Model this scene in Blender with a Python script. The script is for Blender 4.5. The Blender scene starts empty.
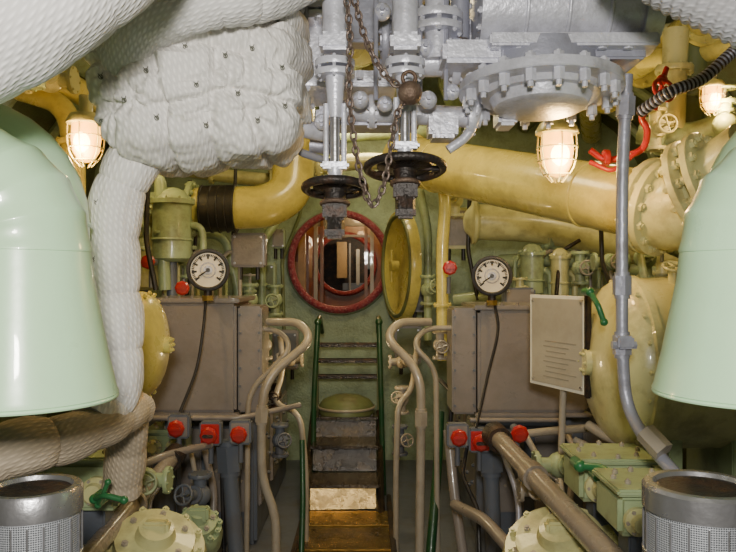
import bpy, bmesh, math, random, mathutils
from mathutils import Vector, Matrix
random.seed(11)
F=736.0; CH=1.5
def S(px,py,d):
    "surveyed point: photo bearing (736x552 frame) at real distance d metres -> world metres"
    return Vector(((px-368)/F*d, d, CH+(276-py)/F*d))
def L(n,d): return n*d/F
def V(*a): return Vector(a)
X=V(1,0,0);Y=V(0,1,0);Z=V(0,0,1)

# ------------------------------------------------------------ materials
def _base(name):
    m=bpy.data.materials.new(name); m.use_nodes=True
    nt=m.node_tree; b=nt.nodes['Principled BSDF']
    return m,nt,b
def paint(name,col,rough=.38,metal=0.0,dirt=.4,dcol=(.10,.07,.035),scale=7,bump=.12,coat=0.0,patch=.56):
    m,nt,b=_base(name); N=nt.nodes; K=nt.links
    tc=N.new('ShaderNodeTexCoord')
    n1=N.new('ShaderNodeTexNoise'); n1.inputs['Scale'].default_value=scale; n1.inputs['Detail'].default_value=9; n1.inputs['Roughness'].default_value=.68
    K.new(tc.outputs['Object'],n1.inputs['Vector'])
    r=N.new('ShaderNodeValToRGB'); r.color_ramp.elements[0].position=patch-.08; r.color_ramp.elements[1].position=patch+.18
    r.color_ramp.elements[0].color=(0,0,0,1); r.color_ramp.elements[1].color=(dirt,)*3+(1,)
    K.new(n1.outputs['Fac'],r.inputs['Fac'])
    mx=N.new('ShaderNodeMix'); mx.data_type='RGBA'
    mx.inputs[6].default_value=(*col,1); mx.inputs[7].default_value=(*dcol,1)
    K.new(r.outputs['Color'],mx.inputs[0]); K.new(mx.outputs[2],b.inputs['Base Color'])
    n2=N.new('ShaderNodeTexNoise'); n2.inputs['Scale'].default_value=scale*7; n2.inputs['Detail'].default_value=4
    K.new(tc.outputs['Object'],n2.inputs['Vector'])
    bp=N.new('ShaderNodeBump'); bp.inputs['Strength'].default_value=bump; bp.inputs['Distance'].default_value=.01
    K.new(n2.outputs['Fac'],bp.inputs['Height']); K.new(bp.outputs['Normal'],b.inputs['Normal'])
    mr=N.new('ShaderNodeMapRange'); mr.inputs[3].default_value=max(.05,rough-.1); mr.inputs[4].default_value=min(1,rough+.18)
    K.new(n1.outputs['Fac'],mr.inputs[0]); K.new(mr.outputs[0],b.inputs['Roughness'])
    b.inputs['Metallic'].default_value=metal
    b.inputs['Coat Weight'].default_value=coat
    return m
def fabric(name,col,sc=70,dirt=.35,dcol=(.33,.26,.17),mul=.4):
    m,nt,b=_base(name); N=nt.nodes; K=nt.links
    tc=N.new('ShaderNodeTexCoord')
    n1=N.new('ShaderNodeTexNoise'); n1.inputs['Scale'].default_value=5; n1.inputs['Detail'].default_value=8; n1.inputs['Roughness'].default_value=.7
    K.new(tc.outputs['Object'],n1.inputs['Vector'])
    r=N.new('ShaderNodeValToRGB'); r.color_ramp.elements[0].position=.50; r.color_ramp.elements[1].position=.8
    r.color_ramp.elements[0].color=(0,0,0,1); r.color_ramp.elements[1].color=(dirt,)*3+(1,)
    K.new(n1.outputs['Fac'],r.inputs['Fac'])
    mx=N.new('ShaderNodeMix'); mx.data_type='RGBA'; mx.inputs[6].default_value=(*col,1); mx.inputs[7].default_value=(*dcol,1)
    K.new(r.outputs['Color'],mx.inputs[0])
    w=N.new('ShaderNodeTexWave'); w.wave_type='BANDS'; w.bands_direction='DIAGONAL'; w.inputs['Scale'].default_value=sc; w.inputs['Distortion'].default_value=.8; w.inputs['Detail'].default_value=2
    w2=N.new('ShaderNodeTexWave'); w2.bands_direction='X'; w2.inputs['Scale'].default_value=sc*.7; w2.inputs['Distortion'].default_value=.8
    K.new(tc.outputs['UV'],w.inputs['Vector']); K.new(tc.outputs['UV'],w2.inputs['Vector'])
    ad=N.new('ShaderNodeMath'); ad.operation='MULTIPLY'; K.new(w.outputs['Fac'],ad.inputs[0]); K.new(w2.outputs['Fac'],ad.inputs[1])
    m2=N.new('ShaderNodeMix'); m2.data_type='RGBA'; m2.blend_type='MULTIPLY'; m2.inputs[0].default_value=mul
    K.new(mx.outputs[2],m2.inputs[6])
    rr=N.new('ShaderNodeMapRange'); rr.inputs[3].default_value=.5; rr.inputs[4].default_value=1.2
    K.new(ad.outputs[0],rr.inputs[0]); K.new(rr.outputs[0],m2.inputs[7]); K.new(m2.outputs[2],b.inputs['Base Color'])
    bp=N.new('ShaderNodeBump'); bp.inputs['Strength'].default_value=.5; bp.inputs['Distance'].default_value=.004
    K.new(ad.outputs[0],bp.inputs['Height']); K.new(bp.outputs['Normal'],b.inputs['Normal'])
    b.inputs['Roughness'].default_value=.85
    return m
def meshmetal(name):
    m,nt,b=_base(name); N=nt.nodes; K=nt.links
    tc=N.new('ShaderNodeTexCoord'); v=N.new('ShaderNodeTexVoronoi'); v.inputs['Scale'].default_value=260; v.inputs['Randomness'].default_value=.1
    K.new(tc.outputs['UV'],v.inputs['Vector'])
    r=N.new('ShaderNodeValToRGB'); r.color_ramp.elements[0].position=.28; r.color_ramp.elements[1].position=.48
    r.color_ramp.elements[0].color=(.08,.09,.10,1); r.color_ramp.elements[1].color=(.5,.52,.56,1)
    K.new(v.outputs['Distance'],r.inputs['Fac']); K.new(r.outputs['Color'],b.inputs['Base Color'])
    b.inputs['Metallic'].default_value=.4; b.inputs['Roughness'].default_value=.4
    bp=N.new('ShaderNodeBump'); bp.inputs['Strength'].default_value=.4; bp.inputs['Distance'].default_value=.002
    K.new(v.outputs['Distance'],bp.inputs['Height']); K.new(bp.outputs['Normal'],b.inputs['Normal'])
    return m
def glow(name,col,st):
    m,nt,b=_base(name)
    b.inputs['Base Color'].default_value=(*col,1); b.inputs['Emission Color'].default_value=(*col,1); b.inputs['Emission Strength'].default_value=st
    b.inputs['Roughness'].default_value=.2
    return m
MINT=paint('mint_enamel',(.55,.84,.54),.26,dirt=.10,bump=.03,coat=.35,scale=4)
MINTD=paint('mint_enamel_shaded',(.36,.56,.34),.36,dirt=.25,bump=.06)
CREAM=paint('cream_paint',(.62,.54,.15),.25,dirt=.5,coat=.35)
CREAM2=paint('pale_cream_paint',(.56,.54,.26),.28,dirt=.6,coat=.3)
PALEG=paint('pale_green_paint',(.33,.41,.23),.35,dirt=.75,coat=.15)
OLIVE=paint('olive_green_paint',(.14,.17,.07),.42,dirt=.7)
GREY=paint('warm_grey_paint',(.23,.205,.19),.26,dirt=.4,scale=5,coat=.3)
GREYB=paint('blue_grey_paint',(.11,.125,.155),.4,dirt=.6,scale=4)
BEIGE=paint('beige_grey_paint',(.34,.30,.24),.28,dirt=.5,coat=.25)
TAN=paint('tan_paint',(.25,.215,.18),.24,dirt=.5,coat=.3)
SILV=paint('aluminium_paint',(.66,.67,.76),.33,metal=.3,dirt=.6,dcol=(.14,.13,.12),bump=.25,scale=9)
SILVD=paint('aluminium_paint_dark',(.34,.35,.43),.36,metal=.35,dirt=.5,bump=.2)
DARK=paint('blackened_iron',(.03,.025,.023),.4,metal=.4,dirt=.6,dcol=(.16,.07,.03),scale=16,bump=.4)
RUST=paint('rusty_steel',(.13,.085,.06),.5,metal=.5,dirt=.7,dcol=(.3,.22,.16),scale=25,bump=.4)
CHAIN=paint('worn_chain_steel',(.17,.13,.11),.4,metal=.6,dirt=.7,dcol=(.10,.05,.03),scale=25,bump=.3)
BLACK=paint('black_rubber',(.015,.015,.017),.4,dirt=.3)
RED=paint('red_enamel',(.42,.012,.015),.3,dirt=.4,coat=.3)
DGREEN=paint('dark_green_enamel',(.012,.06,.022),.3,dirt=.4,coat=.3)
GREEN=paint('bright_green_enamel',(.02,.15,.05),.3,dirt=.2,coat=.3)
HULL=paint('insulated_hull_green',(.12,.14,.07),.6,dirt=.8,scale=10,bump=.9)
BULK=paint('bulkhead_green',(.30,.38,.24),.42,dirt=.6,dcol=(.12,.14,.07),scale=9,bump=.6,patch=.52)
BRASSF=paint('polished_tread_steel',(.36,.25,.10),.2,metal=.85,dirt=.9,dcol=(.03,.022,.015),scale=9,bump=.5,patch=.46)
KICK=paint('polished_kick_plate',(.55,.38,.15),.22,metal=.9,dirt=.7,dcol=(.05,.03,.02),scale=12,bump=.35,patch=.52)
TREAD=paint('oily_black_tread',(.028,.022,.017),.2,metal=.3,dirt=.6,dcol=(.14,.09,.035),scale=9,bump=.5,coat=.5)
BRASS=paint('old_brass',(.5,.34,.11),.26,metal=.9,dirt=.6,bump=.3)
STEEL=paint('bright_steel',(.45,.45,.47),.25,metal=.85,dirt=.3)
PIN=paint('oxidised_pin_wire',(.16,.17,.14),.4,metal=.6,dirt=.3)
PINK=paint('red_hatch_gasket',(.26,.03,.05),.35,dirt=.7,dcol=(.55,.32,.33),scale=60,bump=.8,patch=.56)
WOOD=paint('varnished_brown_wood',(.16,.055,.025),.3,dirt=.5,dcol=(.36,.2,.07),scale=5,coat=.4)
WOODY=paint('ochre_panel_paint',(.36,.22,.09),.4,dirt=.6)
DIAL=paint('dial_face_cream',(.70,.62,.44),.4,dirt=.2,bump=.0)
SIGN=paint('sign_plate_grey',(.36,.34,.29),.35,dirt=.25,scale=6,bump=.05)
SIGNL=paint('sign_faded_lines',(.24,.23,.2),.4,dirt=.2)
SIGNW=paint('sign_plate_white_trim',(.7,.7,.64),.35,dirt=.1,bump=.02)
LAG=fabric('white_glass_cloth_lagging',(.88,.86,.83),30)
LAG2=fabric('yellowed_cloth_lagging',(.55,.46,.34),30,dirt=.7)
DUCT=fabric('white_ducting_cloth',(.82,.81,.80),34,dirt=.3)
HOSE=fabric('grey_hose_cloth',(.45,.45,.48),30,dirt=.3)
PERF=meshmetal('perforated_filter_steel')
WARM=glow('lit_lamp_glass',(1.0,.45,.05),5)
WARM2=glow('lit_lamp_bulb',(1.0,.68,.22),26)

# ------------------------------------------------------------ mesh builder
def frame(ax):
    ax=ax.normalized(); h=Z if abs(ax.z)<.85 else X
    u=h.cross(ax).normalized(); return u, ax.cross(u)
def bend(pts,r,n=7):
    if len(pts)<3: return list(pts)
    out=[pts[0]]
    for i in range(1,len(pts)-1):
        p=pts[i]; a=pts[i-1]-p; b=pts[i+1]-p
        k=min(r,a.length*.48,b.length*.48)
        A=p+a.normalized()*k; Bp=p+b.normalized()*k
        for j in range(n+1):
            t=j/n; out.append(A*(1-t)**2+p*2*t*(1-t)+Bp*t*t)
    out.append(pts[-1]); return out
def cr(pts,n=10):
    P=[pts[0]*2-pts[1]]+list(pts)+[pts[-1]*2-pts[-2]]; out=[]
    for i in range(1,len(P)-2):
        for j in range(n):
            t=j/n
            out.append(.5*((2*P[i])+(P[i+1]-P[i-1])*t+(2*P[i-1]-5*P[i]+4*P[i+1]-P[i+2])*t*t+(3*P[i]-P[i-1]-3*P[i+1]+P[i+2])*t**3))
    out.append(pts[-1]); return out
class B:
    def __init__(s,name): s.n=name;s.v=[];s.f=[];s.m=[];s.uv=[];s.mats=[]
    def mi(s,mat):
        if mat not in s.mats: s.mats.append(mat)
        return s.mats.index(mat)
    def sweep(s,pts,rad,mat,seg=14,cap=True,disp=None,fixed=None):
        n=len(pts)
        if not hasattr(rad,'__len__'): rad=[rad]*n
        k=s.mi(mat); b0=len(s.v)
        T=[]
        for i in range(n):
            a=pts[max(0,i-1)];c=pts[min(n-1,i+1)]; t=c-a
            T.append(t.normalized() if t.length>1e-9 else (T[-1] if T else Z))
        if fixed is not None:
            T=[fixed.normalized()]*n
        u,w=frame(T[0]); Ls=[0]
        for i in range(1,n): Ls.append(Ls[-1]+(pts[i]-pts[i-1]).length)
        for i in range(n):
            if i:
                q=T[i-1].rotation_difference(T[i]); u=q@u; w=T[i].cross(u).normalized(); u=w.cross(T[i]).normalized()
            for j in range(seg):
                a=2*math.pi*j/seg; r=rad[i]
                if disp: r=r*disp(Ls[i],a)
                s.v.append(pts[i]+u*(math.cos(a)*r)+w*(math.sin(a)*r))
        rm=max(rad)
        for i in range(n-1):
            for j in range(seg):
                j2=(j+1)%seg
                s.f.append((b0+i*seg+j,b0+i*seg+j2,b0+(i+1)*seg+j2,b0+(i+1)*seg+j)); s.m.append(k)
                u0=j/seg*2*math.pi*rm; u1=(j+1)/seg*2*math.pi*rm
                s.uv.append(((u0,Ls[i]),(u1,Ls[i]),(u1,Ls[i+1]),(u0,Ls[i+1])))
        if cap:
            for i in (0,n-1):
                if rad[i]>1e-5:
                    s.f.append(tuple(b0+i*seg+j for j in range(seg))); s.m.append(k); s.uv.append(None)
        return s
    def tube(s,pts,r,mat,br=None,seg=12): return s.sweep(bend(pts,br or r*3.2),r,mat,seg)
    def cyl(s,a,b,r,mat,r2=None,seg=20):
        return s.sweep([a,b],[r,r if r2 is None else r2],mat,seg)
    def lathe(s,o,ax,prof,mat,seg=36,disp=None,cap=True):
        ax=ax.normalized()
        pts=[o+ax*t for t,_ in prof]; return s.sweep(pts,[max(r,1e-4) for _,r in prof],mat,seg,cap,disp,fixed=ax)
    def box(s,c,size,mat,rot=None,bev=.006):
        bm=bmesh.new(); bmesh.ops.create_cube(bm,size=1)
        for v in bm.verts: v.co=Vector((v.co.x*size[0],v.co.y*size[1],v.co.z*size[2]))
        bev=min(bev,min(size)*.3)
        if bev>0: bmesh.ops.bevel(bm,geom=bm.edges[:],offset=bev,segments=2,affect='EDGES')
        k=s.mi(mat); b0=len(s.v)
        for v in bm.verts: s.v.append((rot@v.co if rot else v.co)+c)
        for f in bm.faces: s.f.append(tuple(b0+v.index for v in f.verts)); s.m.append(k); s.uv.append(None)
        bm.free(); return s
    def torus(s,c,ax,R,r,mat,seg=36,s2=10):
        u,w=frame(ax); k=s.mi(mat); b0=len(s.v); ax=ax.normalized()
        for i in range(seg):
            a=2*math.pi*i/seg; d=u*math.cos(a)+w*math.sin(a)
            for j in range(s2):
                b=2*math.pi*j/s2; p=d*(R+r*math.cos(b))+ax*(r*math.sin(b))
                s.v.append(c+p)
        for i in range(seg):
            for j in range(s2):
                i2=(i+1)%seg;j2=(j+1)%s2
                s.f.append((b0+i*s2+j,b0+i2*s2+j,b0+i2*s2+j2,b0+i*s2+j2)); s.m.append(k)
                s.uv.append(None)
        return s
    def ball(s,c,r,mat,ax=Z,sq=1,seg=18):
        return s.lathe(c,ax,[(-r*sq*math.cos(math.pi*i/10),r*math.sin(math.pi*i/10)) for i in range(11)],mat,seg)
    def bolts(s,c,ax,R,n,r,h,mat,ph=0):
        u,w=frame(ax); ax=ax.normalized()
        for i in range(n):
            a=2*math.pi*i/n+ph; p=c+u*math.cos(a)*R+w*math.sin(a)*R
            s.cyl(p,p+ax*h*.7,r,mat,seg=6); s.cyl(p+ax*h*.7,p+ax*h,r*.5,mat,seg=8)
        return s
    def flange(s,c,ax,R,h,mat,n=10,br=None):
        ax=ax.normalized(); br=br or R*.09
        s.lathe(c,ax,[(-h/2,R*.98),(-h/2+.003,R),(h/2-.003,R),(h/2,R*.98)],mat,40)
        s.bolts(c+ax*h/2,ax,R*.86,n,br,br*1.3,mat); s.bolts(c-ax*h/2,-ax,R*.86,n,br,br*1.3,mat); return s
    def wheel(s,c,ax,R,r,mat,n=5):
        u,w=frame(ax); s.torus(c,ax,R,r,mat)
        for i in range(n):
            a=2*math.pi*i/n+.3; d=u*math.cos(a)+w*math.sin(a); s.cyl(c,c+d*R,r*.7,mat,seg=8)
        s.cyl(c-ax.normalized()*r*2,c+ax.normalized()*r*2,R*.22,mat,seg=14); return s
    def done(s,matoverride=None):
        lo=Vector([min(v[i] for v in s.v) for i in range(3)]); hi=Vector([max(v[i] for v in s.v) for i in range(3)])
        c=(lo+hi)/2
        me=bpy.data.meshes.new(s.n); me.from_pydata([v-c for v in s.v],[],s.f)
        for m in s.mats: me.materials.append(m)
        uvl=me.uv_layers.new(name='UVMap')
        for p in me.polygons:
            p.material_index=s.m[p.index]; p.use_smooth=True
            q=s.uv[p.index]
            if q:
                for li,t in zip(p.loop_indices,q): uvl.data[li].uv=t
        bm=bmesh.new(); bm.from_mesh(me); bmesh.ops.recalc_face_normals(bm,faces=bm.faces[:]); bm.to_mesh(me); bm.free()
        me.set_sharp_from_angle(angle=math.radians(38))
        o=bpy.data.objects.new(s.n,me); o.location=c; bpy.context.collection.objects.link(o); return o

# ------------------------------------------------------------ room shell
W=2.25; YB=6.0; Y0=-1.2
b=B('floor'); b.box(V(0,(YB+Y0)/2,-.02),(2*W,YB-Y0,.04),GREYB,bev=0); b.done()
for nm,sx in (('wall_left',-1),('wall_right',1)):
    b=B(nm); b.box(V(sx*(W+.02),(YB+Y0)/2,1.1),(.04,YB-Y0,2.2),HULL,bev=0)
    b.done()
b=B('ceiling'); k=b.mi(HULL); n=20
for i in range(n+1):
    a=math.pi*i/n; x=-W*math.cos(a); z=2.2+1.05*math.sin(a)
    b.v+= [V(x,Y0,z),V(x,YB,z),V(x*1.02,YB,z+.04),V(x*1.02,Y0,z+.04)]
for i in range(n):
    for j in range(4):
        b.f.append((i*4+j,i*4+(j+1)%4,i*4+4+(j+1)%4,i*4+4+j)); b.m.append(0); b.uv.append(None)
b.done()
for i,y in enumerate((2.9,3.6,4.3,5.0,5.6)):
    b=B('trim_%d'%(i+1))
    pts=[V(-W+.03,y,.0)]+[V(-(W-.03)*math.cos(math.pi*q/24),y,2.2+1.0*math.sin(math.pi*q/24)) for q in range(25)]+[V(W-.03,y,0)]
    b.sweep(pts,.035,PALEG,8); b.done()
HC=S(340,262,6.0); HR=.375
def bulkhead(name,y,c,hr,x0,x1,z0,z1,mat,th=.05):
    b=B(name); k=b.mi(mat); n=72
    for yy in (y,y+th):
        for i in range(n):
            a=2*math.pi*i/n; d=V(math.cos(a),0,math.sin(a))
            p=V(c.x,yy,c.z)+d*hr; b.v.append(p)
        for i in range(n):
            a=2*math.pi*i/n; dx=math.cos(a);dz=math.sin(a)
            t=1e9
            if dx>1e-6:t=min(t,(x1-c.x)/dx)
            if dx<-1e-6:t=min(t,(x0-c.x)/dx)
            if dz>1e-6:t=min(t,(z1-c.z)/dz)
            if dz<-1e-6:t=min(t,(z0-c.z)/dz)
            b.v.append(V(c.x+dx*t,yy,c.z+dz*t))
    for i in range(n):
        j=(i+1)%n
        for f in ((i,j,n+j,n+i),(2*n+i,2*n+j,3*n+j,3*n+i),(i,j,2*n+j,2*n+i)):
            b.f.append(f);b.m.append(0);b.uv.append(None)
    return b
bulkhead('wall_back',YB,HC,HR,-W,W,0,3.3,BULK).done()
# next compartment seen through the hatch
b=B('floor'); b.box(V(0,7.55,.28),(2.4,2.95,.04),WOOD,bev=0); b.done()
b=B('wall_left'); b.box(V(-1.0,7.55,1.4),(.04,2.95,2.2),WOODY,bev=0); b.done()
b=B('wall_right'); b.box(V(.85,7.55,1.4),(.04,2.95,2.2),WOODY,bev=0); b.done()
b=B('ceiling'); b.box(V(-.05,7.55,2.45),(2.0,2.95,.04),WOODY,bev=0); b.done()
c2=S(345,264,8.6)
bulkhead('wall_back',8.6,c2,.33,-1.2,1.2,.3,2.5,WOOD).done()
b=B('inner_hatch_rim'); b.torus(c2+V(0,-.035,0),Y,.345,.03,PINK); b.done()
b=B('wall_back'); b.box(V(-.1,10.6,1.4),(1.8,.04,2.2),DARK,bev=0); b.done()  # dark material stands in for the gloom beyond the inner hatch
b=B('far_cabin_console'); b.box(V(-.36,10.3,1.72),(.14,.3,.5),WOODY); b.box(V(-.10,10.3,1.35),(.5,.3,.10),GREYB)
b.box(V(-.14,10.2,1.62),(.05,.1,.5),BEIGE); b.box(V(.02,10.3,1.72),(.12,.2,.25),GREYB); b.cyl(V(-.25,10.1,1.3),V(-.25,10.1,1.95),.015,GREY); b.done()
b=B('inner_door_frame')
for x0,w,m in ((302,.07,WOODY),(316,.035,BEIGE),(322,.03,WOOD),(366,.03,WOOD),(372,.035,BEIGE)):
    p=S(x0,262,7.0); b.box(V(p.x,7.0,1.4),(w,.10,1.6),m)
b.box(V(S(342,0,7).x,7.0,S(0,222,7).z),(.66,.08,.08),GREY); b.box(V(S(344,0,7).x,7.0,S(0,236,7).z),(.5,.06,.025),BEIGE)
b.done()
for xx,kk in ((-.76,.1),(.50,-.12)):
    b=B('wooden_locker'); b.box(V(xx,7.5,1.15),(.35,.5,1.5),WOOD)
    for z in (.8,1.15,1.5): b.box(V(xx,7.24,z),(.3,.02,.28),WOODY); b.ball(V(xx+kk,7.22,z),.015,BRASS)
    b.done()

# hatch ring and leaf
b=B('hatch_ring')
b.lathe(V(HC.x,5.90,HC.z),Y,[(0.09,HR+.002),(0,HR+.005),(0,HR+.045),(.03,HR+.055),(.09,HR+.06)],BULK,64,cap=False)
b.torus(V(HC.x,5.89,HC.z),Y,HR+.012,.030,PINK,72,10)
for i in range(48):
    a=2*math.pi*i/48; b.ball(V(HC.x+(HR+.012)*math.cos(a),5.864,HC.z+(HR+.012)*math.sin(a)),.011,PINK,seg=8)
b.done()
b=B('hatch_door'); c=S(402,266,5.45); nrm=V(-.97,-.24,.0).normalized()
b.lathe(c,-nrm,[(-.0,.0001),(-.01,.30),(-.03,.33),(-.05,.40),(-.02,.415),(.02,.41),(.05,.30),(.075,.15),(.08,.0001)],CREAM,48)
b.torus(c+nrm*.045,nrm,.37,.016,OLIVE)
u=V(-.24,.97,0)
b.box(c+u*.40+V(.02,0,.14),(.06,.14,.05),PALEG); b.box(c+u*.40+V(.02,0,-.14),(.06,.14,.05),PALEG)
b.cyl(c+u*.44+V(.02,0,-.2),c+u*.44+V(.02,0,.2),.022,PALEG)
b.cyl(c+nrm*.03,c+nrm*.09,.04,CREAM); b.cyl(c+nrm*.08+V(0,0,-.12),c+nrm*.08+V(0,0,.12),.012,CREAM)
b.done()

# ------------------------------------------------------------ foreground ventilation cowls
def cowl(x,d,side,zb=398,top=250):
    b=B('ventilation_cowl'); l=lambda n:L(n,d); mat=MINT
    base=S(x,zb,d)
    H=l(zb-top)
    prof=[(0,l(92)),(l(3),l(94)),(l(8),l(92)),(H*.3,l(84)),(H*.55,l(77)),(H*.8,l(70)),(H,l(67))]
    b.lathe(base,Z,prof,mat,64,cap=False)
    b.torus(base,Z,l(92),l(2.2),mat,64,8)
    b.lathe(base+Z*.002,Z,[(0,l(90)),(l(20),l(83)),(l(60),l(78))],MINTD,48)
    R=l(60); c=base+Z*H+X*side*R
    pts=[];rad=[]
    ng=5
    for g in range(ng+1):
        a=math.pi/2*g/ng
        for q,rr in ((-.06,1),(-.03,1.03),(.03,1.03),(.06,1)):
            a2=a+q*.5; pts.append(c-X*side*R*math.cos(a2)+Z*R*math.sin(a2)); rad.append(l(66)*rr)
    pts.append(pts[-1]+X*side*l(120)); rad.append(l(66))
    b.sweep(pts,rad,mat,56); b.done()
cowl(20,1.5,-1); cowl(752,1.5,1,zb=394,top=250)
def duct2(x,yt,d,side):
    b=B('ventilation_duct'); l=lambda n:L(n,d)
    a=S(x,330,d); R=l(70); t=S(x,yt,d)
    pts=[a,t]+[t+X*side*R*(1-math.cos(q*math.pi/16))+Z*R*math.sin(q*math.pi/16) for q in range(1,9)]
    pts.append(pts[-1]+X*side*l(90)); b.sweep(pts,l(58),MINT,40)
    b.torus(t,Z,l(58),l(2.5),MINT); b.torus(t-Z*l(30),Z,l(58),l(2),MINT); b.done()
duct2(28,224,1.85,-1)
duct2(764,215,1.85,1)

# ------------------------------------------------------------ filter canisters
def canister(px,py,r,d):
    b=B('intake_filter_canister'); c=S(px,py,d); R=L(r,d)
    b.lathe(c-Z*.34,Z,[(0,R*.98),(.30,R),(.305,R)],PERF,64)
    b.lathe(c-Z*.045,Z,[(0,R*1.0),(.002,R*1.05),(.04,R*1.05),(.046,R*1.0),(.046,R*.86),(.036,R*.8),(.020,R*.3),(.022,.001)],STEEL,64)
    b.lathe(c-Z*.012,Z,[(0,R*.80),(.006,R*.80),(.008,R*.62),(.004,R*.3),(.004,.001)],DARK,48)
    b.lathe(c-Z*.37,Z,[(0,R*1.04),(.03,R*1.04)],SILV,48)
    for i in range(20):
        a=i*2*math.pi/20; p=c+V(math.cos(a)*R*1.02,math.sin(a)*R*1.02,-.33); b.cyl(p,p+Z*.28,.0018,STEEL,seg=6)
    b.torus(c-Z*.12,Z,R*1.02,.003,STEEL)
    b.cyl(V(c.x,c.y,0),c-Z*.37,R*.45,SILV); b.lathe(V(c.x,c.y,0),Z,[(0,R),(.02,R)],SILV); b.done()
canister(33,486,45,1.3); canister(702,484,54,1.3)

# ------------------------------------------------------------ lagging
def quilt_disp(pitch,amp,ntuft=6):
    def f(l,a):
        s1=abs(math.sin(math.pi*l/pitch)); s2=abs(math.sin(a*ntuft/2+.4))
        return 1-amp+amp*1.3*(s1**.35)*(.75+.25*s2**.4)+.014*math.sin(a*3+l*21)+.012*math.sin(a*5-l*33)+.008*math.sin(a*9+l*70)
    return f
def dense(pts,n): return cr(pts,n)
def knot(b,p,n,s=.006):
    u,w=frame(n)
    b.torus(p+n*s*.6,(n+u*.6),s*.9,s*.20,PIN,12,6); b.cyl(p-n*s,p+n*s*.3,s*.40,PIN,seg=6)
    b.cyl(p+n*s*.6,p+n*s*.8+w*s*1.8+u*s*.8,s*.16,PIN,seg=5); b.cyl(p+n*s*.6,p+n*s*.8+w*s*1.4-u*s*1.2,s*.16,PIN,seg=5)
b=B('lagged_exhaust_pipe')
path=dense([S(-150,100,1.3),S(-60,52,1.3),S(20,12,1.32),S(90,-38,1.36),S(150,-100,1.4),S(190,-160,1.45)],26)
b.sweep(path,L(66,1.32),DUCT,56,disp=quilt_disp(.09,.03,8)); b.done()
b=B('lagged_exhaust_manifold'); dC=2.1; C=S(204,78,dC); A=V(L(107,dC),.26,L(92,dC))
k=b.mi(LAG); nu,nv=300,180; e=.56
def sp(c,e): return math.copysign(abs(c)**e,c)
rel=lambda px,py:((px-204)*dC/F,(78-py)*dC/F)
tufts=[rel(*t) for t in ((112,60),(128,96),(120,132),(150,118),(150,72),(172,92),(180,135),(205,70),(210,105),(222,140),(240,80),(250,112),(262,70),(268,135),(290,85),(292,120),(170,45),(200,30),(245,35),(285,40),(140,38))]
for i in range(nv+1):
    ph=-math.pi/2+math.pi*i/nv
    for j in range(nu):
        th=2*math.pi*j/nu
        p=V(A.x*sp(math.cos(ph),e)*sp(math.cos(th),e),A.y*sp(math.cos(ph),e)*sp(math.sin(th),e),A.z*sp(math.sin(ph),e))
        n=V(p.x/A.x**2,p.y/A.y**2,p.z/A.z**2).normalized()
        o=0
        for ti,(tx,tz) in enumerate(tufts):
            dx=p.x-tx;dz=p.z-tz; d2=dx*dx+dz*dz
            if d2<.02:
                o-=.024*math.exp(-d2/.0005)+.020*math.exp(-d2/.0040)
                o+=.006*math.cos(7*math.atan2(dz,dx)+ti)*math.exp(-((math.sqrt(d2)-.035)/.022)**2)
        for sx in (-.20,-.075,.07,.19):
            w_=.016*math.sin(p.z*11+sx*30); o-=.018*math.exp(-((p.x-sx-w_)/.012)**2)
        for sz in (-.13,.02,.11):
            w_=.020*math.sin(p.x*11+sz*50); o-=.020*math.exp(-((p.z-sz-w_)/.014)**2)
        o+=.028*mathutils.noise.noise(p*6.0+V(3,1,7))+.008*mathutils.noise.noise(p*17)+.0035*mathutils.noise.noise(p*42)
        q=C+p+n*o
        if p.x<0 and p.z>0: q.z-=.10*(p.x/A.x)**2*(p.z/A.z); 
        if p.x<0 and p.z>0: q.x+=.06*(p.z/A.z)**2*(-p.x/A.x)
        b.v.append(q)
for i in range(nv):
    for j in range(nu):
        j2=(j+1)%nu; f=(i*nu+j,i*nu+j2,(i+1)*nu+j2,(i+1)*nu+j)
        b.f.append(f); b.m.append(k)
        b.uv.append(tuple(((b.v[q].x+b.v[q].y*.5),(b.v[q].z)) for q in f))
nq=nu*(nv+1)
for tx,tz in tufts:
    best=min((v for v in b.v[:nq] if v.y<C.y),key=lambda v:(v.x-C.x-tx)**2+(v.z-C.z-tz)**2)
    knot(b,best+V(0,-.003,0),V(0,-1,0),.006)
b.done()
b=B('lagged_exhaust_pipe')
p=dense([S(120,60,1.95),S(150,22,1.85),S(205,2,1.8),S(262,-6,1.85),S(320,-30,2.0)],20)
b.sweep(p,L(27,1.85),DUCT,40,disp=quilt_disp(.04,.08,6)); b.done()
b=B('lagged_exhaust_pipe')
p=dense([S(150,140,2.1),S(128,172,2.05),S(116,205,2.05),S(113,260,2.05),S(116,320,2.05),S(117,365,2.05),S(112,395,2.05),S(95,420,2.0)],22)
b.sweep(p,L(26,2.05),LAG,64,disp=quilt_disp(.155,.13,5))
for t in (20,44,66,88,110,128):
    for dx in (-.03,.02): knot(b,p[min(t,len(p)-1)]+V(dx,-L(25,2.05)*.92,0),V(0,-1,0),.005)
b.done()
b=B('lagged_exhaust_pipe')
p=dense([S(-40,470,1.8),S(10,450,1.82),S(60,440,1.9),S(105,425,2.0),S(140,408,2.2)],20)
b.sweep(p,[L(32,1.85)-.0004*i for i in range(len(p))],LAG2,48,disp=quilt_disp(.11,.12,5)); b.done()
b=B('lagged_exhaust_pipe')
p=dense([S(128,415,2.25),S(126,450,2.3),S(122,490,2.35)],20)
b.sweep(p,L(20,2.3),LAG2,36,disp=quilt_disp(.12,.10,5)); b.done()
b=B('ventilation_hose')
p=dense([S(620,-50,1.7),S(660,-22,1.65),S(705,0,1.6),S(760,26,1.55),S(800,50,1.5)],40)
b.sweep(p,L(27,1.6),HOSE,40,disp=lambda l,a:1+.05*math.sin(l*260)); b.done()

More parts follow.
